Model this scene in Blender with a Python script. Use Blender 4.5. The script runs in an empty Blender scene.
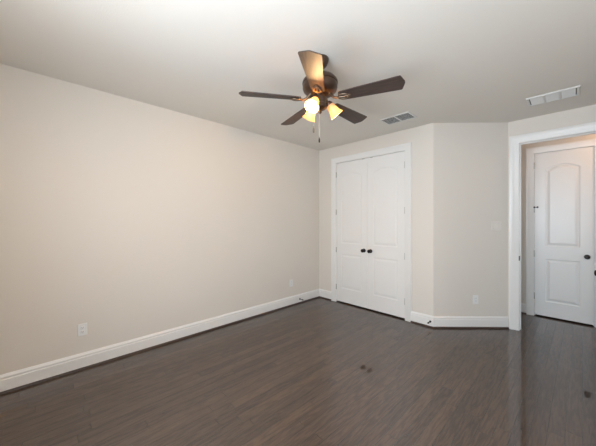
import bpy, bmesh, math, random
from mathutils import Vector, Matrix

random.seed(7)
S = bpy.context.scene
COL = S.collection
PI = math.pi

# ------------------------------------------------------------------ camera, world, light, exposure
H = 2.74                       # ceiling height
CAMZ = 1.44
cam_d = bpy.data.cameras.new('camera')
cam_d.sensor_fit = 'HORIZONTAL'
cam_d.sensor_width = 36.0
cam_d.lens = 268.0 / 596 * 36.0
cam_d.shift_y = -0.00503
cam_d.clip_start = 0.02
cam = bpy.data.objects.new('camera', cam_d)
COL.objects.link(cam)
cam.location = (3.315, 0.0, CAMZ)
cam.rotation_euler = (PI / 2, 0, math.radians(45.63))
S.camera = cam

S.view_settings.view_transform = 'Standard'
S.view_settings.look = 'None'
S.view_settings.gamma = 1.0
S.view_settings.use_curve_mapping = False
S.view_settings.exposure = 0.40

W = bpy.data.worlds.new('world')
S.world = W
W.use_nodes = True
wn = W.node_tree.nodes
wn['Background'].inputs[0].default_value = (0.62, 0.78, 1.0, 1)
wn['Background'].inputs[1].default_value = 1.2


def area_light(name, loc, rot, sx, sy, power, color):
    d = bpy.data.lights.new(name, 'AREA')
    d.shape = 'RECTANGLE'
    d.size, d.size_y = sx, sy
    d.energy = power
    d.color = color
    o = bpy.data.objects.new(name, d)
    COL.objects.link(o)
    o.location = loc
    o.rotation_euler = rot
    return o


# daylight entering through the pair of windows in the wall behind the camera:
# cool light falling in from the sky, warmer light thrown up from the sunlit ground outside
for wx in (2.30, 3.10):
    area_light('sky_daylight', (wx, -0.69, 1.62), (PI / 2 - 0.35, 0, 0), 0.66, 1.40, 18, (0.60, 0.81, 1.0))
    area_light('ground_daylight', (wx, -0.67, 1.58), (PI / 2 + 0.60, 0, 0), 0.66, 1.40, 33, (0.92, 0.955, 1.0))
# cool fill added outside an unseen, made-up hallway window to brighten the hall door
area_light('hall_fill_light', (5.18, 4.99, 1.35), (PI / 2, 0, PI / 2), 0.50, 1.70, 6, (0.60, 0.84, 1.0))
# ceiling lamp of the hallway (out of sight past the door opening)
hl = bpy.data.lights.new('hall_lamp_light', 'POINT')
hl.energy = 5.5
hl.color = (1.0, 0.60, 0.34)
hl.shadow_soft_size = 0.10
hlo = bpy.data.objects.new('hall_lamp_light', hl)
COL.objects.link(hlo)
hlo.location = (3.95, 4.98, 2.58)
BULB_W = 18.0
BULB_C = (1.0, 0.62, 0.29)


# ------------------------------------------------------------------ materials
def new_mat(name):
    m = bpy.data.materials.new(name)
    m.use_nodes = True
    nt = m.node_tree
    return m, nt, nt.nodes['Principled BSDF']


def link(nt, a, b):
    nt.links.new(a, b)


def mat_paint(name, color, rough=0.6, bump=0.0, scale=120, var=0.02, spec=0.5):
    m, nt, p = new_mat(name)
    tc = nt.nodes.new('ShaderNodeTexCoord')
    n = nt.nodes.new('ShaderNodeTexNoise')
    n.inputs['Scale'].default_value = 1.3
    n.inputs['Detail'].default_value = 3
    link(nt, tc.outputs['Object'], n.inputs['Vector'])
    mix = nt.nodes.new('ShaderNodeMix')
    mix.data_type = 'RGBA'
    mix.inputs['A'].default_value = tuple(c * (1 - var) for c in color) + (1,)
    mix.inputs['B'].default_value = tuple(min(1, c * (1 + var)) for c in color) + (1,)
    link(nt, n.outputs['Fac'], mix.inputs['Factor'])
    link(nt, mix.outputs['Result'], p.inputs['Base Color'])
    p.inputs['Roughness'].default_value = rough
    p.inputs['Specular IOR Level'].default_value = spec
    if bump:
        n2 = nt.nodes.new('ShaderNodeTexNoise')
        n2.inputs['Scale'].default_value = scale
        n2.inputs['Detail'].default_value = 2
        link(nt, tc.outputs['Object'], n2.inputs['Vector'])
        b = nt.nodes.new('ShaderNodeBump')
        b.inputs['Strength'].default_value = bump
        b.inputs['Distance'].default_value = 0.003
        link(nt, n2.outputs['Fac'], b.inputs['Height'])
        link(nt, b.outputs['Normal'], p.inputs['Normal'])
    return m


def mat_metal(name, color, rough=0.35, metallic=1.0):
    m, nt, p = new_mat(name)
    tc = nt.nodes.new('ShaderNodeTexCoord')
    n = nt.nodes.new('ShaderNodeTexNoise')
    n.inputs['Scale'].default_value = 30
    link(nt, tc.outputs['Object'], n.inputs['Vector'])
    mr = nt.nodes.new('ShaderNodeMapRange')
    mr.inputs['To Min'].default_value = rough * 0.8
    mr.inputs['To Max'].default_value = rough * 1.25
    link(nt, n.outputs['Fac'], mr.inputs['Value'])
    link(nt, mr.outputs['Result'], p.inputs['Roughness'])
    p.inputs['Base Color'].default_value = color + (1,)
    p.inputs['Metallic'].default_value = metallic
    return m


def mat_wood_floor():
    m, nt, p = new_mat('dark_oak_planks')
    N = nt.nodes.new
    tc = N('ShaderNodeTexCoord')
    mp = N('ShaderNodeMapping')
    mp.inputs['Rotation'].default_value = (0, 0, math.radians(1.0))
    link(nt, tc.outputs['Object'], mp.inputs['Vector'])
    sep = N('ShaderNodeSeparateXYZ')
    link(nt, mp.outputs['Vector'], sep.inputs[0])

    def mth(op, a, b=None, c=None):
        n = N('ShaderNodeMath')
        n.operation = op
        for i, v in enumerate((a, b, c)):
            if v is None:
                continue
            if isinstance(v, (int, float)):
                n.inputs[i].default_value = v
            else:
                link(nt, v, n.inputs[i])
        return n.outputs[0]

    WID, LEN = 0.083, 1.15
    u = mth('DIVIDE', sep.outputs['X'], WID)
    row = mth('FLOOR', u)
    fu = mth('FRACT', u)
    wn1 = N('ShaderNodeTexWhiteNoise')
    wn1.noise_dimensions = '1D'
    link(nt, row, wn1.inputs['W'])
    v = mth('ADD', mth('DIVIDE', sep.outputs['Y'], LEN), mth('MULTIPLY', wn1.outputs['Value'], 7.3))
    colm = mth('FLOOR', v)
    fv = mth('FRACT', v)
    cmb = N('ShaderNodeCombineXYZ')
    link(nt, row, cmb.inputs[0])
    link(nt, colm, cmb.inputs[1])
    wn2 = N('ShaderNodeTexWhiteNoise')
    wn2.noise_dimensions = '2D'
    link(nt, cmb.outputs[0], wn2.inputs['Vector'])
    rnd = wn2.outputs['Value']
    # seams
    eu = mth('MINIMUM', fu, mth('SUBTRACT', 1.0, fu))
    ev = mth('MULTIPLY', mth('MINIMUM', fv, mth('SUBTRACT', 1.0, fv)), LEN / WID)
    e = mth('MINIMUM', eu, ev)
    seam = N('ShaderNodeMapRange')
    seam.interpolation_type = 'SMOOTHSTEP'
    seam.inputs['From Min'].default_value = 0.008
    seam.inputs['From Max'].default_value = 0.026
    link(nt, e, seam.inputs['Value'])
    # grain: coordinates stretched along the plank, shifted per plank
    gx = mth('ADD', sep.outputs['X'], mth('MULTIPLY', rnd, 31.0))
    gy = mth('ADD', mth('MULTIPLY', sep.outputs['Y'], 0.10), mth('MULTIPLY', rnd, 17.0))
    gv = N('ShaderNodeCombineXYZ')
    link(nt, gx, gv.inputs[0])
    link(nt, gy, gv.inputs[1])
    n1 = N('ShaderNodeTexNoise')
    n1.inputs['Scale'].default_value = 16
    n1.inputs['Detail'].default_value = 4
    n1.inputs['Roughness'].default_value = 0.55
    link(nt, gv.outputs[0], n1.inputs['Vector'])
    rings = mth('FRACT', mth('MULTIPLY', n1.outputs['Fac'], 7.0))
    rings = mth('ABSOLUTE', mth('SUBTRACT', mth('MULTIPLY', rings, 2.0), 1.0))
    n2 = N('ShaderNodeTexNoise')
    n2.inputs['Scale'].default_value = 75
    n2.inputs['Detail'].default_value = 3
    link(nt, gv.outputs[0], n2.inputs['Vector'])
    t = mth('ADD', mth('MULTIPLY', rings, 0.25), mth('MULTIPLY', n2.outputs['Fac'], 0.30))
    t = mth('ADD', t, mth('ADD', mth('MULTIPLY', rnd, 0.22), 0.11))
    ramp = N('ShaderNodeValToRGB')
    ramp.color_ramp.elements[0].position = 0.12
    ramp.color_ramp.elements[0].color = (0.018, 0.012, 0.0098, 1)
    ramp.color_ramp.elements[1].position = 0.92
    ramp.color_ramp.elements[1].color = (0.104, 0.061, 0.040, 1)
    link(nt, t, ramp.inputs['Fac'])
    mix = N('ShaderNodeMix')
    mix.data_type = 'RGBA'
    mix.inputs['A'].default_value = (0.010, 0.007, 0.006, 1)
    link(nt, seam.outputs['Result'], mix.inputs['Factor'])
    link(nt, ramp.outputs['Color'], mix.inputs['B'])
    link(nt, mix.outputs['Result'], p.inputs['Base Color'])
    p.inputs['IOR'].default_value = 2.25
    p.inputs['Specular IOR Level'].default_value = 0.5
    rr = N('ShaderNodeMapRange')
    rr.inputs['To Min'].default_value = 0.03
    rr.inputs['To Max'].default_value = 0.045
    link(nt, n2.outputs['Fac'], rr.inputs['Value'])
    link(nt, rr.outputs['Result'], p.inputs['Roughness'])
    # gentle scraped surface + seam grooves
    n3 = N('ShaderNodeTexNoise')
    n3.inputs['Scale'].default_value = 9
    link(nt, gv.outputs[0], n3.inputs['Vector'])
    hgt = mth('ADD', mth('MULTIPLY', seam.outputs['Result'], 0.5), mth('MULTIPLY', n3.outputs['Fac'], 0.5))
    b = N('ShaderNodeBump')
    b.inputs['Strength'].default_value = 0.07
    b.inputs['Distance'].default_value = 0.0014
    link(nt, hgt, b.inputs['Height'])
    b2 = N('ShaderNodeBump')
    b2.inputs['Strength'].default_value = 0.05
    b2.inputs['Distance'].default_value = 0.001
    link(nt, seam.outputs['Result'], b2.inputs['Height'])
    link(nt, b2.outputs['Normal'], p.inputs['Normal'])
    # worn satin lobe mixed with the glossy finish
    q = N('ShaderNodeBsdfPrincipled')
    link(nt, mix.outputs['Result'], q.inputs['Base Color'])
    q.inputs['Specular IOR Level'].default_value = 0.35
    q.inputs['Roughness'].default_value = 0.285
    link(nt, b.outputs['Normal'], q.inputs['Normal'])
    ms = N('ShaderNodeMixShader')
    ms.inputs[0].default_value = 0.34
    link(nt, p.outputs[0], ms.inputs[1])
    link(nt, q.outputs[0], ms.inputs[2])
    link(nt, ms.outputs[0], nt.nodes['Material Output'].inputs['Surface'])
    return m


def mat_blade():
    m, nt, p = new_mat('walnut_blade')
    N = nt.nodes.new
    tc = N('ShaderNodeTexCoord')
    mp = N('ShaderNodeMapping')
    mp.inputs['Scale'].default_value = (3, 45, 20)
    link(nt, tc.outputs['Object'], mp.inputs['Vector'])
    n = N('ShaderNodeTexNoise')
    n.inputs['Scale'].default_value = 2.2
    n.inputs['Detail'].default_value = 4
    link(nt, mp.outputs['Vector'], n.inputs['Vector'])
    r = N('ShaderNodeValToRGB')
    r.color_ramp.elements[0].position = 0.3
    r.color_ramp.elements[0].color = (0.030, 0.020, 0.017, 1)
    r.color_ramp.elements[1].position = 0.75
    r.color_ramp.elements[1].color = (0.080, 0.050, 0.039, 1)
    link(nt, n.outputs['Fac'], r.inputs['Fac'])
    link(nt, r.outputs['Color'], p.inputs['Base Color'])
    p.inputs['Roughness'].default_value = 0.50
    return m


def mat_shade():
    m = bpy.data.materials.new('amber_frosted_glass')
    m.use_nodes = True
    nt = m.node_tree
    nt.nodes.clear()
    N = nt.nodes.new
    out = N('ShaderNodeOutputMaterial')
    tc = N('ShaderNodeTexCoord')
    no = N('ShaderNodeTexNoise')
    no.inputs['Scale'].default_value = 14
    no.inputs['Detail'].default_value = 3
    link(nt, tc.outputs['Object'], no.inputs['Vector'])
    r = N('ShaderNodeValToRGB')
    r.color_ramp.elements[0].color = (0.85, 0.58, 0.28, 1)
    r.color_ramp.elements[1].color = (0.97, 0.80, 0.52, 1)
    link(nt, no.outputs['Fac'], r.inputs['Fac'])
    tr = N('ShaderNodeBsdfTranslucent')
    df = N('ShaderNodeBsdfDiffuse')
    gl = N('ShaderNodeBsdfGlossy')
    gl.inputs['Roughness'].default_value = 0.25
    link(nt, r.outputs['Color'], tr.inputs['Color'])
    link(nt, r.outputs['Color'], df.inputs['Color'])
    a = N('ShaderNodeMixShader')
    a.inputs[0].default_value = 0.40
    link(nt, tr.outputs[0], a.inputs[1])
    link(nt, df.outputs[0], a.inputs[2])
    b = N('ShaderNodeMixShader')
    b.inputs[0].default_value = 0.06
    link(nt, a.outputs[0], b.inputs[1])
    link(nt, gl.outputs[0], b.inputs[2])
    link(nt, b.outputs[0], out.inputs['Surface'])
    return m


def mat_emit(name, color, strength):
    m, nt, p = new_mat(name)
    p.inputs['Base Color'].default_value = (0.9, 0.85, 0.75, 1)
    p.inputs['Emission Color'].default_value = color + (1,)
    p.inputs['Emission Strength'].default_value = strength
    return m


def mat_pane():
    m = bpy.data.materials.new('window_glass')
    m.use_nodes = True
    nt = m.node_tree
    nt.nodes.clear()
    N = nt.nodes.new
    out = N('ShaderNodeOutputMaterial')
    t = N('ShaderNodeBsdfTransparent')
    g = N('ShaderNodeBsdfGlossy')
    g.inputs['Roughness'].default_value = 0.02
    mx = N('ShaderNodeMixShader')
    mx.inputs[0].default_value = 0.06
    link(nt, t.outputs[0], mx.inputs[1])
    link(nt, g.outputs[0], mx.inputs[2])
    link(nt, mx.outputs[0], out.inputs['Surface'])
    return m


WALL = mat_paint('beige_wall_paint', (0.747, 0.701, 0.641), 0.62, 0.25, 160)
CEIL = mat_paint('warm_white_ceiling_paint', (0.765, 0.733, 0.678), 0.8, 0.30, 120)
WHITE = mat_paint('white_trim_paint', (0.83, 0.82, 0.80), 0.33, 0, var=0.01)
PLATE = mat_paint('white_plastic', (0.82, 0.82, 0.81), 0.35, 0, var=0.01)
VENTW = mat_paint('white_enamel', (0.74, 0.74, 0.72), 0.4, 0, var=0.01)
ALMOND = mat_paint('light_almond_plastic', (0.79, 0.745, 0.69), 0.4, 0, var=0.01)
DARK = mat_paint('dark_slot', (0.02, 0.02, 0.02), 0.7)
DUCT = mat_paint('duct_grey', (0.14, 0.14, 0.14), 0.7)
FLOOR = mat_wood_floor()
SHOE = mat_paint('dark_stained_shoe_moulding', (0.055, 0.034, 0.026), 0.35, 0, var=0.2)
BLADE = mat_blade()
BRONZE = mat_metal('oil_rubbed_bronze', (0.115, 0.075, 0.055), 0.36, 0.85)
IRON = mat_metal('brushed_bronze_bracket', (0.26, 0.20, 0.15), 0.30)
BLACK = mat_metal('black_bronze_hardware', (0.030, 0.026, 0.024), 0.30, 0.7)
STEEL = mat_metal('satin_nickel_hinge', (0.50, 0.49, 0.47), 0.35)
RUBBER = mat_paint('black_rubber', (0.025, 0.025, 0.025), 0.6)
SHADE = mat_shade()
BULB = mat_emit('lit_bulb', (1.0, 0.80, 0.52), 14.0)
BULB_DIM = mat_emit('dim_bulb', (1.0, 0.62, 0.30), 1.6)
PANE = mat_pane()


# ------------------------------------------------------------------ mesh helpers
def obj(name, bm, mat, parent=None, smooth=False, loc=None, rot=None):
    bmesh.ops.recalc_face_normals(bm, faces=bm.faces[:])
    me = bpy.data.meshes.new(name)
    bm.to_mesh(me)
    bm.free()
    me.materials.append(mat)
    if smooth:
        me.polygons.foreach_set('use_smooth', [True] * len(me.polygons))
        me.set_sharp_from_angle(angle=math.radians(38))
    o = bpy.data.objects.new(name, me)
    COL.objects.link(o)
    if parent:
        o.parent = parent
    if loc:
        o.location = loc
    if rot:
        o.rotation_euler = rot
    return o


def tag(o, label, cat=None, kind=None, group=None):
    if label:
        o['label'] = label
    if cat:
        o['category'] = cat
    if kind:
        o['kind'] = kind
    if group:
        o['group'] = group
    return o


def empty(name, loc, rot=(0, 0, 0)):
    e = bpy.data.objects.new(name, None)
    COL.objects.link(e)
    e.empty_display_size = 0.1
    e.location = loc
    e.rotation_euler = rot
    return e


def box(bm, lo, hi, bevel=0.0):
    r = bmesh.ops.create_cube(bm, size=1.0)
    vs = r['verts']
    for v in vs:
        v.co = Vector([lo[i] + (v.co[i] + 0.5) * (hi[i] - lo[i]) for i in range(3)])
    if bevel:
        es = list({e for v in vs for e in v.link_edges})
        bmesh.ops.bevel(bm, geom=es, offset=bevel, segments=2, affect='EDGES', profile=0.5)
    return bm


def mbox(lo, hi, bevel=0.0):
    return box(bmesh.new(), lo, hi, bevel)


def lathe(bm, prof, M=Matrix(), n=28, cap=True):
    """prof: list of (r, h) along local +Z."""
    rings = []
    for r, h in prof:
        if r < 1e-6:
            rings.append([bm.verts.new(M @ Vector((0, 0, h)))])
        else:
            rings.append([bm.verts.new(M @ Vector((r * math.cos(2 * PI * i / n), r * math.sin(2 * PI * i / n), h))) for i in range(n)])
    for a, b in zip(rings, rings[1:]):
        for i in range(n):
            j = (i + 1) % n
            if len(a) == 1 and len(b) == 1:
                continue
            if len(a) == 1:
                bm.faces.new((a[0], b[j], b[i]))
            elif len(b) == 1:
                bm.faces.new((a[i], a[j], b[0]))
            else:
                bm.faces.new((a[i], a[j], b[j], b[i]))
    if cap:
        for rg in (rings[0], rings[-1]):
            if len(rg) > 2:
                bm.faces.new(rg)
    return bm


def tube(bm, pts, rad, n=10, closed=False):
    pts = [Vector(p) for p in pts]
    rings = []
    m = len(pts)
    up = Vector((0, 0, 1))
    for i, p in enumerate(pts):
        if closed:
            d = pts[(i + 1) % m] - pts[i - 1]
        else:
            d = pts[min(i + 1, m - 1)] - pts[max(i - 1, 0)]
        d.normalize()
        u = up if abs(d.dot(up)) < 0.9 else Vector((1, 0, 0))
        a = d.cross(u).normalized()
        b = a.cross(d).normalized()
        r = rad[i] if isinstance(rad, (list, tuple)) else rad
        rings.append([bm.verts.new(p + r * (math.cos(2 * PI * k / n) * a + math.sin(2 * PI * k / n) * b)) for k in range(n)])
    pairs = list(zip(rings, rings[1:]))
    if closed:
        pairs.append((rings[-1], rings[0]))
    for A, B in pairs:
        for k in range(n):
            bm.faces.new((A[k], A[(k + 1) % n], B[(k + 1) % n], B[k]))
    if not closed:
        bm.faces.new(rings[0])
        bm.faces.new(rings[-1])
    return bm


def sweep(prof, path, seg=None):
    """Mitred sweep of prof [(out, up)] along a 2-D path; 'out' is to the right of travel, 'up' is world Z.
    Returns one bmesh per segment."""
    P = [Vector(p) for p in path]
    n = len(P)
    dirs = [(P[i + 1] - P[i]).normalized() for i in range(n - 1)]
    nor = [Vector((d.y, -d.x)) for d in dirs]
    offs = []
    for i in range(n):
        if i == 0:
            offs.append(nor[0])
        elif i == n - 1:
            offs.append(nor[-1])
        else:
            s = nor[i - 1] + nor[i]
            offs.append(s / (s.dot(nor[i])))
    res = []
    for i in range(n - 1):
        bm = bmesh.new()
        A = [bm.verts.new((P[i].x + o * offs[i].x, P[i].y + o * offs[i].y, u)) for o, u in prof]
        B = [bm.verts.new((P[i + 1].x + o * offs[i + 1].x, P[i + 1].y + o * offs[i + 1].y, u)) for o, u in prof]
        m = len(prof)
        for k in range(m):
            j = (k + 1) % m
            bm.faces.new((A[k], A[j], B[j], B[k]))
        bm.faces.new(A)
        bm.faces.new(B)
        res.append(bm)
    return res


def casing_bm(x0, x1, z1, w=0.088, t=0.02, z0=0.0):
    """Door casing in the local XZ plane, front towards -Y: inner opening x0..x1 up to z1, three mitred boards with a stepped profile."""
    prof = [(0.0, 0.0), (0.0, 0.010), (0.006, 0.013), (0.020, 0.013), (0.026, 0.016), (0.060, 0.018),
            (0.070, 0.024), (w - 0.004, 0.024), (w, 0.020), (w, 0.0)]
    bm = bmesh.new()
    rows = []
    for (sx, pts) in ((0, None),):
        for o, d in prof:
            rows.append([bm.verts.new((x0 - o, -d, z0)), bm.verts.new((x0 - o, -d, z1 + o)),
                         bm.verts.new((x1 + o, -d, z1 + o)), bm.verts.new((x1 + o, -d, z0))])
    m = len(rows)
    for k in range(m):
        a, b = rows[k], rows[(k + 1) % m]
        for i in range(3):
            bm.faces.new((a[i], a[i + 1], b[i + 1], b[i]))
    bm.faces.new([r[0] for r in rows])
    bm.faces.new([r[3] for r in rows])
    return bm


def panel_loop(x0, x1, z0, z1, rise, d, n=14):
    w = x1 - x0
    a, b, lo, hi = x0 + d, x1 - d, z0 + d, z1 - d
    pts = [(a, lo), (b, lo)]
    if rise <= 0:
        return pts + [(b, hi), (a, hi)]
    for i in range(n + 1):
        s = 1 - 2 * i / n
        x = (a + b) / 2 + s * (b - a) / 2
        pts.append((x, hi + rise * (1 - s * s)))
    return pts


def door_leaf_bm(w, h, th, panels, z0=0.0, relief=1.0):
    """Moulded panel door: front at y=0 facing -Y, x 0..w, z z0..h."""
    bm = bmesh.new()
    outer = [bm.verts.new((x, 0, z)) for x, z in ((0, z0), (w, z0), (w, h), (0, h))]
    fill = [bm.edges.new((outer[i], outer[(i + 1) % 4])) for i in range(4)]
    prof = [(0.0, 0.0), (0.004, 0.006), (0.012, 0.009), (0.022, 0.009), (0.030, 0.0065), (0.046, 0.0015), (0.052, 0.001)]
    for (x0, x1, za, zb, rise) in panels:
        loops = []
        for d, y in prof:
            loops.append([bm.verts.new((x, y * relief, z)) for x, z in panel_loop(x0, x1, za, zb, rise, d)])
        L0 = loops[0]
        fill += [bm.edges.new((L0[i], L0[(i + 1) % len(L0)])) for i in range(len(L0))]
        for A, B in zip(loops, loops[1:]):
            for i in range(len(A)):
                j = (i + 1) % len(A)
                bm.faces.new((A[i], A[j], B[j], B[i]))
        bm.faces.new(loops[-1])
    bmesh.ops.triangle_fill(bm, edges=fill, use_beauty=True, use_dissolve=False, normal=(0, -1, 0))
    back = [bm.verts.new((v.co.x, th, v.co.z)) for v in outer]
    for i in range(4):
        j = (i + 1) % 4
        bm.faces.new((outer[i], outer[j], back[j], back[i]))
    bm.faces.new(back)
    return bm


def frame_to(loc, axis):
    """Matrix that maps local +Z onto axis and moves to loc."""
    q = Vector((0, 0, 1)).rotation_difference(Vector(axis))
    return Matrix.Translation(Vector(loc)) @ q.to_matrix().to_4x4()


def knob_on(parent, x, z, y=0.0, sgn=-1, name='door_knob'):
    bm = bmesh.new()
    lathe(bm, [(0.0, 0.0), (0.031, 0.0), (0.031, 0.005), (0.026, 0.010), (0.013, 0.013), (0.011, 0.026), (0.018, 0.032),
               (0.027, 0.042), (0.029, 0.052), (0.025, 0.062), (0.012, 0.067), (0.0, 0.068)],
          frame_to((x, y, z), (0, sgn, 0)), 24, cap=False)
    return obj(name, bm, BLACK, parent, True)


def hinge_on(parent, x, z, y=-0.004, mat=STEEL):
    bm = bmesh.new()
    lathe(bm, [(0.0, -0.048), (0.005, -0.048), (0.0065, -0.045), (0.0065, 0.045), (0.005, 0.048), (0.0, 0.050)],
          Matrix.Translation((x, y, z)), 12, cap=False)
    box(bm, (x - 0.008, y + 0.002, z - 0.044), (x + 0.008, y + 0.006, z + 0.044))
    return obj('hinge', bm, mat, parent, True)


# ------------------------------------------------------------------ room shell
T = 0.12
XR, YB = 3.74, -0.50
YC, YD = 3.80, 4.50          # closet wall, door wall
AX0, AX1 = 2.018, 2.719      # angled wall
CX0, CX1 = 0.398, 1.632      # closet opening
DH = 2.44
DX0, DX1 = 2.836, 3.650      # bedroom door opening
HY = 5.38                    # hallway far wall
HX0, HX1 = 2.680, 5.0        # hallway side walls
ED0, ED1 = 2.916, 3.526      # hallway door


def structure(name, bm, mat, label, cat):
    return tag(obj(name, bm, mat), label, cat, 'structure')


structure('floor', mbox((-0.2, YB - 0.3, -0.10), (HX1 + 0.2, 6.5, 0.0)), FLOOR,
          'glossy dark brown oak plank floor running through bedroom and hallway', 'floor')
structure('ceiling', mbox((-0.2, YB - 0.3, H), (HX1 + 0.2, 6.5, H + 0.1)), CEIL,
          'plain warm white ceiling above the ceiling fan', 'ceiling')
structure('wall_left', mbox((-T, YB - T, 0), (0, YD + T, H)), WALL,
          'long bare beige wall with two outlets and a white baseboard', 'wall')

# wall with the closet
bm = bmesh.new()
box(bm, (0, YC, 0), (CX0 - 0.015, YC + T, H))
box(bm, (CX1 + 0.015, YC, 0), (AX0, YC + T, H))
box(bm, (CX0 - 0.015, YC, DH + 0.015), (CX1 + 0.015, YC + T, H))
structure('wall_closet', bm, WALL, 'beige end wall around the white double closet doors', 'wall')

# angled wall
bm = bmesh.new()
k = T * math.sqrt(0.5)
pts = [(AX0, YC), (AX1, YD), (AX1 - k * 0.42, YD + T), (AX1 - 0.20, YD + T), (AX0 - 0.05, YC + T), (AX0, YC + T)]
lo = [bm.verts.new((x, y, 0)) for x, y in pts]
hi = [bm.verts.new((x, y, H)) for x, y in pts]
for i in range(len(pts)):
    j = (i + 1) % len(pts)
    bm.faces.new((lo[i], lo[j], hi[j], hi[i]))
bm.faces.new(lo)
bm.faces.new(hi)
structure('wall_angled', bm, WALL, 'narrow angled beige wall with the light switch, between closet and doorway', 'wall')

# wall with the bedroom doorway
bm = bmesh.new()
box(bm, (AX1, YD, 0), (DX0 - 0.016, YD + T, H))
box(bm, (DX1 + 0.016, YD, 0), (HX1, YD + T, H))
box(bm, (DX0 - 0.016, YD, DH + 0.016), (DX1 + 0.016, YD + T, H))
structure('wall_door', bm, WALL, 'beige wall above and around the open bedroom doorway', 'wall')
structure('wall_right', mbox((XR, YB - T, 0), (XR + T, YD, H)), WALL, 'beige wall along the open bedroom door', 'wall')

# wall with windows behind the camera
WZ0, WZ1 = 0.75, 2.42
WXS = ((1.94, 2.66), (2.74, 3.46))
bm = bmesh.new()
xs = [-0.0, WXS[0][0], WXS[0][1], WXS[1][0], WXS[1][1], XR]
box(bm, (xs[0], YB - T, 0), (xs[1], YB, H))
box(bm, (xs[2], YB - T, 0), (xs[3], YB, H))
box(bm, (xs[4], YB - T, 0), (xs[5], YB, H))
for a, b in WXS:
    box(bm, (a, YB - T, 0), (b, YB, WZ0))
    box(bm, (a, YB - T, WZ1), (b, YB, H))
structure('wall_back', bm, WALL, 'beige wall with the pair of bright windows', 'wall')
for i, (a, b, WZ0, WZ1) in enumerate([w + (WZ0, WZ1) for w in WXS] + [(4.72, 5.26, 0.45, 2.25)]):  # last entry: unseen hallway window, added to let fill light in
    e = tag(empty('window_%d' % (i + 1), (a, YB, WZ0)) if i < 2 else empty('window_3', (HX1, a, WZ0), (0, 0, PI / 2)),
            ('white framed window nearer the long bare wall', 'white framed window nearer the right wall',
             'narrow white framed window added out of view at the hallway end for fill light')[i], 'window', 'structure')
    w, h = b - a, WZ1 - WZ0
    if i == 2:
        e.rotation_euler.z, e.location.y = PI / 2, a      # outside of the wall is +X
    bm = bmesh.new()
    for (lo_, hi_) in (((0, -T, 0), (0.05, -0.05, h)), ((w - 0.05, -T, 0), (w, -0.05, h)), ((0.05, -T, 0), (w - 0.05, -0.05, 0.05)),
                       ((0.05, -T, h - 0.05), (w - 0.05, -0.05, h)), ((0.05, -T + 0.01, h / 2 - 0.025), (w - 0.05, -0.06, h / 2 + 0.025))):
        box(bm, lo_, hi_, 0.003)
    obj('window_frame', bm, WHITE, e)
    bm = mbox((0.05, -0.092, 0.05), (w - 0.05, -0.088, h - 0.05))
    obj('pane', bm, PANE, e)
    obj('window_sill', mbox((0, -0.05, 0.0), (w, 0.025, 0.022), 0.004), WHITE, e)

# closet and hallway enclosure
structure('wall_closet_back', mbox((0, YD + T - 0.04, 0), (AX1 - 0.24, YD + T, H)), WALL, 'back wall inside the closed closet', 'wall')
structure('wall_hall_left', mbox((HX0 - 0.10, YD + T, 0), (HX0, HY, H)), WALL, 'short end wall of the hallway just inside the doorway', 'wall')
bm = bmesh.new()
box(bm, (HX1, YD, 0), (HX1 + T, 4.72, H))
box(bm, (HX1, 5.26, 0), (HX1 + T, HY + 0.7, H))
box(bm, (HX1, 4.72, 0), (HX1 + T, 5.26, 0.45))
box(bm, (HX1, 4.72, 2.25), (HX1 + T, 5.26, H))
structure('wall_hall_right', bm, WALL, 'far end wall of the hallway', 'wall')
bm = bmesh.new()
box(bm, (HX0 - 0.10, HY, 0), (ED0 - 0.014, HY + T, H))
box(bm, (ED1 + 0.014, HY, 0), (HX1, HY + T, H))
box(bm, (ED0 - 0.014, HY, DH + 0.014), (ED1 + 0.014, HY + T, H))
structure('wall_hall_back', bm, WALL, 'hallway wall around the closed white hall door', 'wall')
structure('wall_linen', mbox((HX0 - 0.10, HY + 0.60, 0), (HX1, HY + 0.70, H)), WALL, 'wall behind the closed hall door', 'wall')
structure('wall_linen_left', mbox((HX0 - 0.10, HY + T, 0), (HX0, HY + 0.6, H)), WALL, 'side wall behind the closed hall door', 'wall')

# ------------------------------------------------------------------ baseboards with dark shoe moulding
BP = [(0, 0.0), (0.016, 0.0), (0.016, 0.112), (0.0125, 0.116), (0.0125, 0.124), (0.0145, 0.129), (0.013, 0.136), (0.008, 0.146), (0.005, 0.154), (0, 0.154)]
SP = [(0.016, 0.0), (0.034, 0.0), (0.0335, 0.007), (0.031, 0.013), (0.026, 0.0175), (0.0205, 0.0195), (0.016, 0.020)]


def baseboards(path, names):
    b = sweep(BP, path)
    s = sweep(SP, path)
    for bb, ss, nm in zip(b, s, names):
        if nm is None:
            bb.free()
            ss.free()
            continue
        o = structure(nm[0], bb, WHITE, nm[1], 'baseboard')
        sh = obj('shoe_moulding', ss, SHOE, o, True)
        sh['label'] = 'dark stained quarter round strip along the floor'


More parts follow.
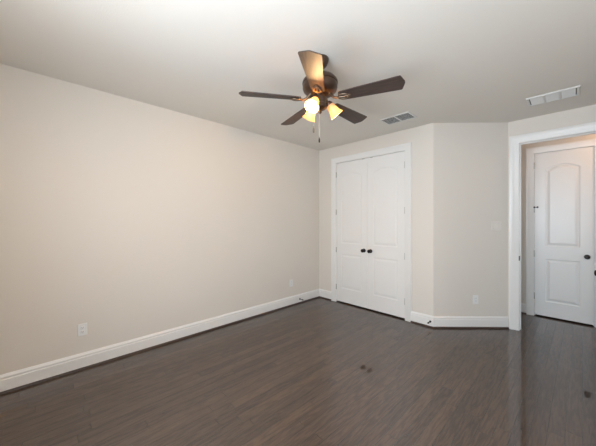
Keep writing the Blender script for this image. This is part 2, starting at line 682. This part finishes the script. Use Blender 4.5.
baseboards([(XR, YB), (0, YB), (0, YC), (CX0 - 0.095, YC)],
           [('baseboard_back', 'white baseboard under the pair of windows'),
            ('baseboard_left', 'white baseboard along the long bare wall'),
            ('baseboard_closet_left', 'short white baseboard between room corner and closet casing')])
baseboards([(CX1 + 0.095, YC), (AX0, YC), (AX1, YD), (DX0 - 0.104, YD)],
           [('baseboard_closet_right', 'white baseboard between closet casing and angled wall, carrying a doorstop'),
            ('baseboard_angled', 'white baseboard of the angled wall under the outlet'), None])
baseboards([(XR, YD), (XR, YB)], [('baseboard_right', 'white baseboard behind the open bedroom door')])
baseboards([(HX0, YD + T), (HX0, HY), (ED0 - 0.086, HY)],
           [('baseboard_hall_left', 'white baseboard on the end wall of the hallway'),
            ('baseboard_hall_corner', 'small piece of white baseboard in the hallway, seen past the door jamb')])
baseboards([(ED1 + 0.09, HY), (HX1, HY)], [('baseboard_hall_back', 'white baseboard of the hallway beyond the hall door')])

# ------------------------------------------------------------------ door frames (casing, jamb)


def door_frame(name, x0, x1, y, label, w=0.091, depth=T):
    e = tag(empty(name, (0, y, 0)), label, 'door frame', 'structure')
    obj('casing', casing_bm(x0 - 0.004, x1 + 0.004, DH + 0.004, w), WHITE, e, True)
    bm = bmesh.new()
    box(bm, (x0 - 0.014, 0, 0), (x0, depth, DH))
    box(bm, (x1, 0, 0), (x1 + 0.014, depth, DH))
    box(bm, (x0 - 0.014, 0, DH), (x1 + 0.014, depth, DH + 0.014))
    obj('jamb', bm, WHITE, e)
    return e


def stops(e, x0, x1, ya, yb):
    bm = bmesh.new()
    box(bm, (x0, ya, 0), (x0 + 0.011, yb, DH))
    box(bm, (x1 - 0.011, ya, 0), (x1, yb, DH))
    box(bm, (x0 + 0.011, ya, DH - 0.011), (x1 - 0.011, yb, DH))
    obj('door_stop_strip', bm, WHITE, e)


f1 = door_frame('trim_1', CX0, CX1, YC, 'white moulded casing around the double closet doors')
stops(f1, CX0, CX1, 0.050, 0.085)
f2 = door_frame('trim_2', DX0, DX1, YD, 'white moulded casing of the open bedroom doorway', 0.100)
stops(f2, DX0, DX1, 0.045, 0.080)
sp = obj('strike_plate', mbox((DX0 - 0.0045, -0.0135, 0.910), (DX0 + 0.003, 0.040, 0.972), 0.001), BLACK, f2)
sp['label'] = 'dark metal strike plate on the white jamb'
f3 = door_frame('trim_3', ED0, ED1, HY, 'white casing around the hall door')
stops(f3, ED0, ED1, 0.050, 0.085)
ocase = obj('casing', casing_bm(DX0 - 0.004, DX1 + 0.004, DH + 0.004, 0.02), WHITE, f2, True)
ocase.scale = (1, -1, 1)
ocase.location = (0, T, 0)
ocase.data.transform(Matrix.Diagonal((1, -1, 1, 1)))
ocase.scale = (1, 1, 1)

# ------------------------------------------------------------------ doors
GAP = 0.020
mid = 0.5 * (CX0 + CX1)
lw = mid - CX0 - 0.003
PX = 0.105


def two_panels(w, st=PX):
    return [(st, w - st, 0.255, 0.85, 0.0), (st, w - st, 1.038, 2.190, 0.057)]


for i, x0 in enumerate((CX0 + 0.0015, mid + 0.0015)):
    e = tag(empty('door_%d' % (i + 1), (x0, YC + 0.008, 0)),
            ('white arch-panel closet door nearer the room corner', 'white arch-panel closet door nearer the angled wall')[i],
            'closet door', 'structure')
    leaf = obj('door_leaf', door_leaf_bm(lw, DH - 0.004, 0.035, two_panels(lw), GAP, 0.55), WHITE, e)
    kx = lw - 0.058 if i == 0 else 0.058
    knob_on(e, kx, 0.945)
    hx = -0.002 if i == 0 else lw + 0.002
    for z in (0.265, 0.918, 1.58, 2.236):
        hinge_on(e, hx, z, -0.010)
    cx_ = lw - 0.075 if i == 0 else 0.075
    bm = bmesh.new()
    box(bm, (cx_ - 0.022, -0.003, DH - 0.010), (cx_ + 0.022, 0.018, DH - 0.002), 0.002)
    obj('ball_catch', bm, STEEL, e)

ew = ED1 - ED0 - 0.006
e3 = tag(empty('door_3', (ED0 + 0.003, HY + 0.008, 0)), 'closed white arch-panel door across the hallway, seen through the doorway', 'door', 'structure')
obj('door_leaf', door_leaf_bm(ew, DH - 0.004, 0.035, [(0.122, ew - 0.127, 0.235, 0.865, 0.0), (0.122, ew - 0.127, 1.055, 2.193, 0.058)], GAP), WHITE, e3)
knob_on(e3, ew - 0.062, 0.935)
for z in (0.30, 0.935, 1.60, 2.26):
    hinge_on(e3, -0.003, z, -0.010)
bm = bmesh.new()
lathe(bm, [(0.0, -0.012), (0.010, -0.010), (0.011, 0.0), (0.010, 0.010), (0.0, 0.012)], Matrix.Translation((-0.003, -0.012, 1.632)), 14, cap=False)
tube(bm, [(-0.003, -0.014, 1.632), (0.034, -0.034, 1.632)], 0.0045, 8)
lathe(bm, [(0.0, -0.002), (0.011, 0.0), (0.012, 0.008), (0.0, 0.012)], frame_to((0.034, -0.032, 1.632), (0.3, -0.9, 0)), 14, cap=False)
hp = obj('hinge_pin_stop', bm, BLACK, e3, True)
hp['label'] = 'black hinge pin doorstop'

# bedroom door, swung open into the room against the right wall: hinged at (DX1, YD)
bw = 0.81
e4 = tag(empty('door_4', (DX1 - 0.002, YD - 0.030, 0)),
         'white bedroom door swung open beside the right wall, only its black knob in view', 'door', 'structure')
# local +X runs from the hinge; after the rotation it points to -Y, so the panelled face is set to look to -X
e4.rotation_euler = (0, 0, math.radians(-99.3))
obj('door_leaf', door_leaf_bm(bw, DH - 0.004, 0.035, [(0.13, bw - 0.13, 0.245, 0.855, 0.0), (0.13, bw - 0.13, 1.045, 2.205, 0.058)], GAP), WHITE, e4)
knob_on(e4, bw - 0.062, 0.945)
knob_on(e4, bw - 0.062, 0.945, 0.035, 1)

# ------------------------------------------------------------------ ceiling fan
FX, FY = 1.890, 1.643
fan = tag(empty('ceiling_fan', (FX, FY, H)),
          'five-blade dark walnut and bronze ceiling fan with three lit amber glass shades', 'ceiling fan')
bm = bmesh.new()
lathe(bm, [(0.0, 0.0), (0.070, 0.0), (0.070, -0.012), (0.065, -0.030), (0.052, -0.058), (0.034, -0.075), (0.022, -0.080), (0.0, -0.080)], n=36, cap=False)
obj('canopy', bm, BRONZE, fan, True)
bm = bmesh.new()
lathe(bm, [(0.0, -0.07), (0.013, -0.07), (0.013, -0.15), (0.0, -0.15)], n=20, cap=False)
obj('downrod', bm, BRONZE, fan, True)
bm = bmesh.new()
lathe(bm, [(0.0, -0.110), (0.030, -0.112), (0.034, -0.128), (0.075, -0.138), (0.118, -0.155), (0.138, -0.178), (0.143, -0.190),
           (0.143, -0.202), (0.138, -0.206), (0.140, -0.214), (0.140, -0.240), (0.134, -0.256), (0.112, -0.278), (0.090, -0.290),
           (0.060, -0.296), (0.0, -0.296)], n=48, cap=False)
obj('motor_housing', bm, BRONZE, fan, True)
bm = bmesh.new()
lathe(bm, [(0.0, -0.29), (0.058, -0.294), (0.060, -0.304), (0.050, -0.312), (0.050, -0.362), (0.056, -0.368), (0.056, -0.392),
           (0.046, -0.404), (0.024, -0.412), (0.012, -0.418), (0.014, -0.430), (0.008, -0.440), (0.0, -0.442)], n=36, cap=False)
obj('switch_housing', bm, BRONZE, fan, True)

BZ = 2.41 - H
PITCH = math.radians(-12)


def blade_bm():
    """Blade along +X: widening, with a shallow pointed tip."""
    bm = bmesh.new()
    half = [(0.165, 0.044), (0.175, 0.051), (0.30, 0.058), (0.45, 0.065), (0.612, 0.0725), (0.619, 0.068), (0.640, 0.012)]
    out = [(x, -y) for x, y in half] + [(0.642, 0.0)] + half[::-1]
    t = 0.0035
    up = [bm.verts.new((x, y, t)) for x, y in out]
    dn = [bm.verts.new((x, y, -t)) for x, y in out]
    n = len(out)
    for i in range(n):
        j = (i + 1) % n
        bm.faces.new((up[i], up[j], dn[j], dn[i]))
    bm.faces.new(up)
    bm.faces.new(dn)
    return bm


def iron_bm():
    """Blade bracket: an arm from the motor to an open oval ring with a screw plate under the blade."""
    bm = bmesh.new()
    tube(bm, [(0.078, 0, 0.040), (0.095, 0, 0.022), (0.115, 0, 0.002), (0.135, 0, -0.008), (0.160, 0, -0.010)], [0.014, 0.012, 0.010, 0.009, 0.010], 10)
    ring = [(0.195 + 0.040 * math.cos(a), 0.027 * math.sin(a), -0.010) for a in [2 * PI * i / 24 for i in range(24)]]
    tube(bm, ring, 0.0065, 8, closed=True)
    tube(bm, [(0.150, 0.0, -0.011), (0.200, 0.0, -0.0125), (0.245, 0.0, -0.010)], [0.007, 0.005, 0.007], 8)
    for (x, y) in ((0.170, 0.030), (0.170, -0.030), (0.245, 0.0)):
        lathe(bm, [(0.0, 0.0), (0.011, 0.0), (0.011, -0.004), (0.006, -0.008), (0.0, -0.009)], Matrix.Translation((x, y, -0.0035)), 12, cap=False)
    return bm


blade_me = iron_me = None
for k in range(5):
    a = math.radians((91.2, 163.6, 236.0, 305.4, 379.0)[k])
    if k == 0:
        bl = obj('blade', blade_bm(), BLADE, fan)
        ir = obj('blade_bracket', iron_bm(), IRON, bl, True)
        ir['label'] = 'bronze blade bracket with an open oval ring'
        b0, i0 = bl, ir
    else:
        bl = b0.copy()
        COL.objects.link(bl)
        bl.parent = fan
        ir = i0.copy()
        COL.objects.link(ir)
        ir.parent = bl
    bl.location = (0, 0, BZ)
    bl.rotation_euler = (Matrix.Rotation(a, 3, 'Z') @ Matrix.Rotation(PITCH, 3, 'X')).to_euler()

SH_T = math.radians(40)
for k, deg in enumerate((14, 126, 240)):
    a = math.radians(deg + 45.6)
    ca, sa = math.cos(a), math.sin(a)
    arm = bmesh.new()
    path = [(0.045, -0.385), (0.054, -0.368), (0.060, -0.355), (0.063, -0.346), (0.067, -0.348)]
    tube(arm, [(r * ca, r * sa, z) for r, z in path], 0.007, 10)
    ax = Vector((math.sin(SH_T) * ca, math.sin(SH_T) * sa, -math.cos(SH_T)))
    base = Vector((0.064 * ca, 0.064 * sa, -0.338))
    M = frame_to(base, ax)
    lathe(arm, [(0.0, 0.0), (0.014, 0.0), (0.022, 0.006), (0.024, 0.016), (0.030, 0.020), (0.030, 0.030), (0.0, 0.030)], M, 24, cap=False)
    obj('light_arm', arm, BRONZE, fan, True)
    sh = bmesh.new()
    outp = [(0.024, 0.024), (0.029, 0.034), (0.034, 0.048), (0.037, 0.068), (0.040, 0.090), (0.045, 0.108), (0.053, 0.124), (0.058, 0.131)]
    inp = [(r - 0.003, h) for r, h in outp][::-1]
    lathe(sh, outp + inp + [outp[0]], M, 36, cap=False)
    so = obj('glass_shade', sh, SHADE, fan, True)
    so['label'] = 'bell-shaped amber frosted glass shade'
    bb = bmesh.new()
    lathe(bb, [(0.0, 0.030), (0.012, 0.032), (0.013, 0.046), (0.019, 0.058), (0.0245, 0.072), (0.0235, 0.084), (0.015, 0.094), (0.0, 0.098)], M, 24, cap=False)
    bo = obj('bulb', bb, BULB if k else BULB_DIM, so, True)
    bo['label'] = 'brightly lit warm bulb' if k else 'dim amber bulb'
    ld = bpy.data.lights.new('bulb_light', 'POINT')
    ld.energy = BULB_W if k else BULB_W * 0.35
    ld.color = BULB_C
    ld.shadow_soft_size = 0.02
    lo_ = bpy.data.objects.new('bulb_light', ld)
    COL.objects.link(lo_)
    lo_.parent = fan
    lo_.location = M @ Vector((0, 0, 0.107))

for (lat, dep, zb, zt, fl, fm) in ((-0.052, -0.012, -0.545, -0.375, 0.052, IRON), (-0.009, -0.051, -0.645, -0.375, 0.042, BLACK)):
    x = (lat * math.cos(PI / 4) - dep * math.sin(PI / 4))
    y = (lat * math.sin(PI / 4) + dep * math.cos(PI / 4))
    bm = bmesh.new()
    tube(bm, [(x, y, zt), (x, y, zb)], 0.0013, 6)
    pc = obj('pull_chain', bm, STEEL, fan)
    bm = bmesh.new()
    lathe(bm, [(0.0, 0.0), (0.003, -0.002), (0.004, -0.010), (0.0065, -0.022), (0.006, -fl), (0.0, -fl - 0.003)], Matrix.Translation((x, y, zb)), 12, cap=False)
    obj('chain_fob', bm, fm, pc, True)

# ------------------------------------------------------------------ ceiling vents


def vent(x0, x1, y0, y1, n, label, tilt, drop, pitch):
    e = tag(empty('ceiling_vent', ((x0 + x1) / 2, (y0 + y1) / 2, H)), label, 'vent')
    w, d = x1 - x0, y1 - y0
    b = 0.022
    bm = bmesh.new()
    # rim: sloped flange
    o = [(-w / 2, -d / 2), (w / 2, -d / 2), (w / 2, d / 2), (-w / 2, d / 2)]

    def ring(inset, z):
        return [bm.verts.new((px - math.copysign(inset, px), py - math.copysign(inset, py), z)) for px, py in o]
    rs = [ring(0, 0), ring(0.0, -0.003), ring(0.006, -drop), ring(b, -drop), ring(b, 0.0)]
    for A, B in zip(rs, rs[1:]):
        for i in range(4):
            j = (i + 1) % 4
            bm.faces.new((A[i], A[j], B[j], B[i]))
    obj('vent_frame', bm, VENTW, e)
    obj('duct', mbox((-w / 2 + b, -d / 2 + b, -0.0015), (w / 2 - b, d / 2 - b, -0.0005)), DUCT, e)
    iw = (w - 2 * b)
    cell = iw / n
    for i in range(1, n):
        cx = -w / 2 + b + i * cell
        obj('divider', mbox((cx - 0.008, -d / 2 + b, -drop), (cx + 0.008, d / 2 - b, -0.0015)), VENTW, e)
    for i in range(n):
        cx = -w / 2 + b + (i + 0.5) * cell
        bm = bmesh.new()
        m = int((d - 2 * b) / pitch)
        for q in range(m):
            cy = -d / 2 + b + (q + 0.5) * (d - 2 * b) / m
            r = bmesh.ops.create_cube(bm, size=1.0)
            hw = pitch * 0.62
            Mx = Matrix.Translation((cx, cy, -drop * 0.55)) @ Matrix.Rotation(tilt, 4, 'X') @ Matrix.Diagonal((cell - 0.018, hw, 0.001, 1))
            bmesh.ops.transform(bm, matrix=Mx, verts=r['verts'])
        obj('louver_panel', bm, VENTW, e)
    return e


vent(1.565, 1.952, 3.185, 3.440, 2, 'ceiling vent with two grey louvered halves above the closet', math.radians(32), 0.008, 0.012)
vent(2.968, 3.372, 3.750, 4.015, 3, 'white three-section ceiling vent in front of the doorway', math.radians(-35), 0.012, 0.016)


# ------------------------------------------------------------------ outlets, switch, doorstops
def place(e, loc, rz):
    e.location = loc
    e.rotation_euler = (0, 0, rz)


def outlet(loc, rz, label):
    e = tag(empty('wall_outlet', loc, (0, 0, rz)), label, 'outlet', None, 'wall outlets')
    obj('cover_plate', mbox((-0.036, -0.006, -0.058), (0.036, 0, 0.058), 0.003), PLATE, e)
    for s in (-1, 1):
        z = s * 0.0195
        r = obj('receptacle', mbox((-0.017, -0.009, z - 0.0145), (0.017, -0.005, z + 0.0145), 0.0015), PLATE, e)
        bm = bmesh.new()
        box(bm, (-0.008, -0.0094, z - 0.002), (-0.006, -0.0085, z + 0.007))
        box(bm, (0.006, -0.0094, z - 0.002), (0.008, -0.0085, z + 0.006))
        lathe(bm, [(0, 0), (0.0022, 0), (0.0022, 0.0008), (0, 0.0008)], frame_to((0, -0.0087, z - 0.008), (0, -1, 0)), 10, cap=False)
        obj('slot', bm, DARK, r)
    return e


# local -Y is the outward side of the wall
outlet((0, 0.323, 0.379), PI / 2, 'white duplex outlet low on the long bare wall, nearest the viewer')
outlet((0, 3.078, 0.377), PI / 2, 'white outlet low on the long bare wall near the room corner')
# angled wall: outward normal (0.707,-0.707)
outlet((2.414, 4.196, 0.379), PI / 4, 'white outlet low on the narrow angled wall')
sw = tag(empty('light_switch', (2.606, 4.388, 1.36), (0, 0, PI / 4)), 'white two-rocker light switch on the angled wall beside the doorway', 'light switch')
obj('cover_plate', mbox((-0.066, -0.006, -0.060), (0.066, 0, 0.060), 0.003), ALMOND, sw)
for s in (-1, 1):
    bm = bmesh.new()
    box(bm, (s * 0.026 - 0.0165, -0.010, -0.033), (s * 0.026 + 0.0165, -0.005, 0.033), 0.0015)
    for v in bm.verts:
        if v.co.y < -0.007 and v.co.z > 0:
            v.co.y += 0.003
    obj('rocker', bm, ALMOND, sw)


def doorstop(loc, rz, label):
    e = tag(empty('door_stop', loc, (0, 0, rz)), label, 'doorstop')
    bm = bmesh.new()
    F = frame_to((0, 0, 0), (0, -1, 0))
    lathe(bm, [(0.0, 0.0), (0.014, 0.0), (0.014, 0.004), (0.006, 0.010), (0.0, 0.010)], F, 16, cap=False)
    obj('mount', bm, BLACK, e, True)
    bm = bmesh.new()
    pr = [(0.0, 0.008)]
    for i in range(18):
        pr.append((0.0062 if i % 2 else 0.0050, 0.008 + i * 0.0033))
    pr.append((0.0, 0.066))
    lathe(bm, pr, F, 14, cap=False)
    obj('rod', bm, BLACK, e, True)
    bm = bmesh.new()
    lathe(bm, [(0.0, 0.062), (0.009, 0.062), (0.0105, 0.068), (0.010, 0.078), (0.006, 0.082), (0.0, 0.082)], F, 16, cap=False)
    obj('rubber_tip', bm, RUBBER, e, True)


doorstop((0.016, 3.27, 0.072), PI / 2, 'dark doorstop on the baseboard of the long bare wall, near the corner')
doorstop((1.985, YC - 0.016, 0.078), 0, 'dark doorstop on the baseboard beside the closet casing')

# hallway ceiling lamp that lights the hall
hf = tag(empty('hall_ceiling_lamp', (3.95, 4.98, H)), 'round flush ceiling lamp in the hallway, hidden past the doorway', 'ceiling lamp')
bm = bmesh.new()
lathe(bm, [(0.0, 0.0), (0.15, 0.0), (0.15, -0.025), (0.14, -0.03), (0.0, -0.03)], n=32, cap=False)
obj('lamp_base', bm, BRONZE, hf, True)
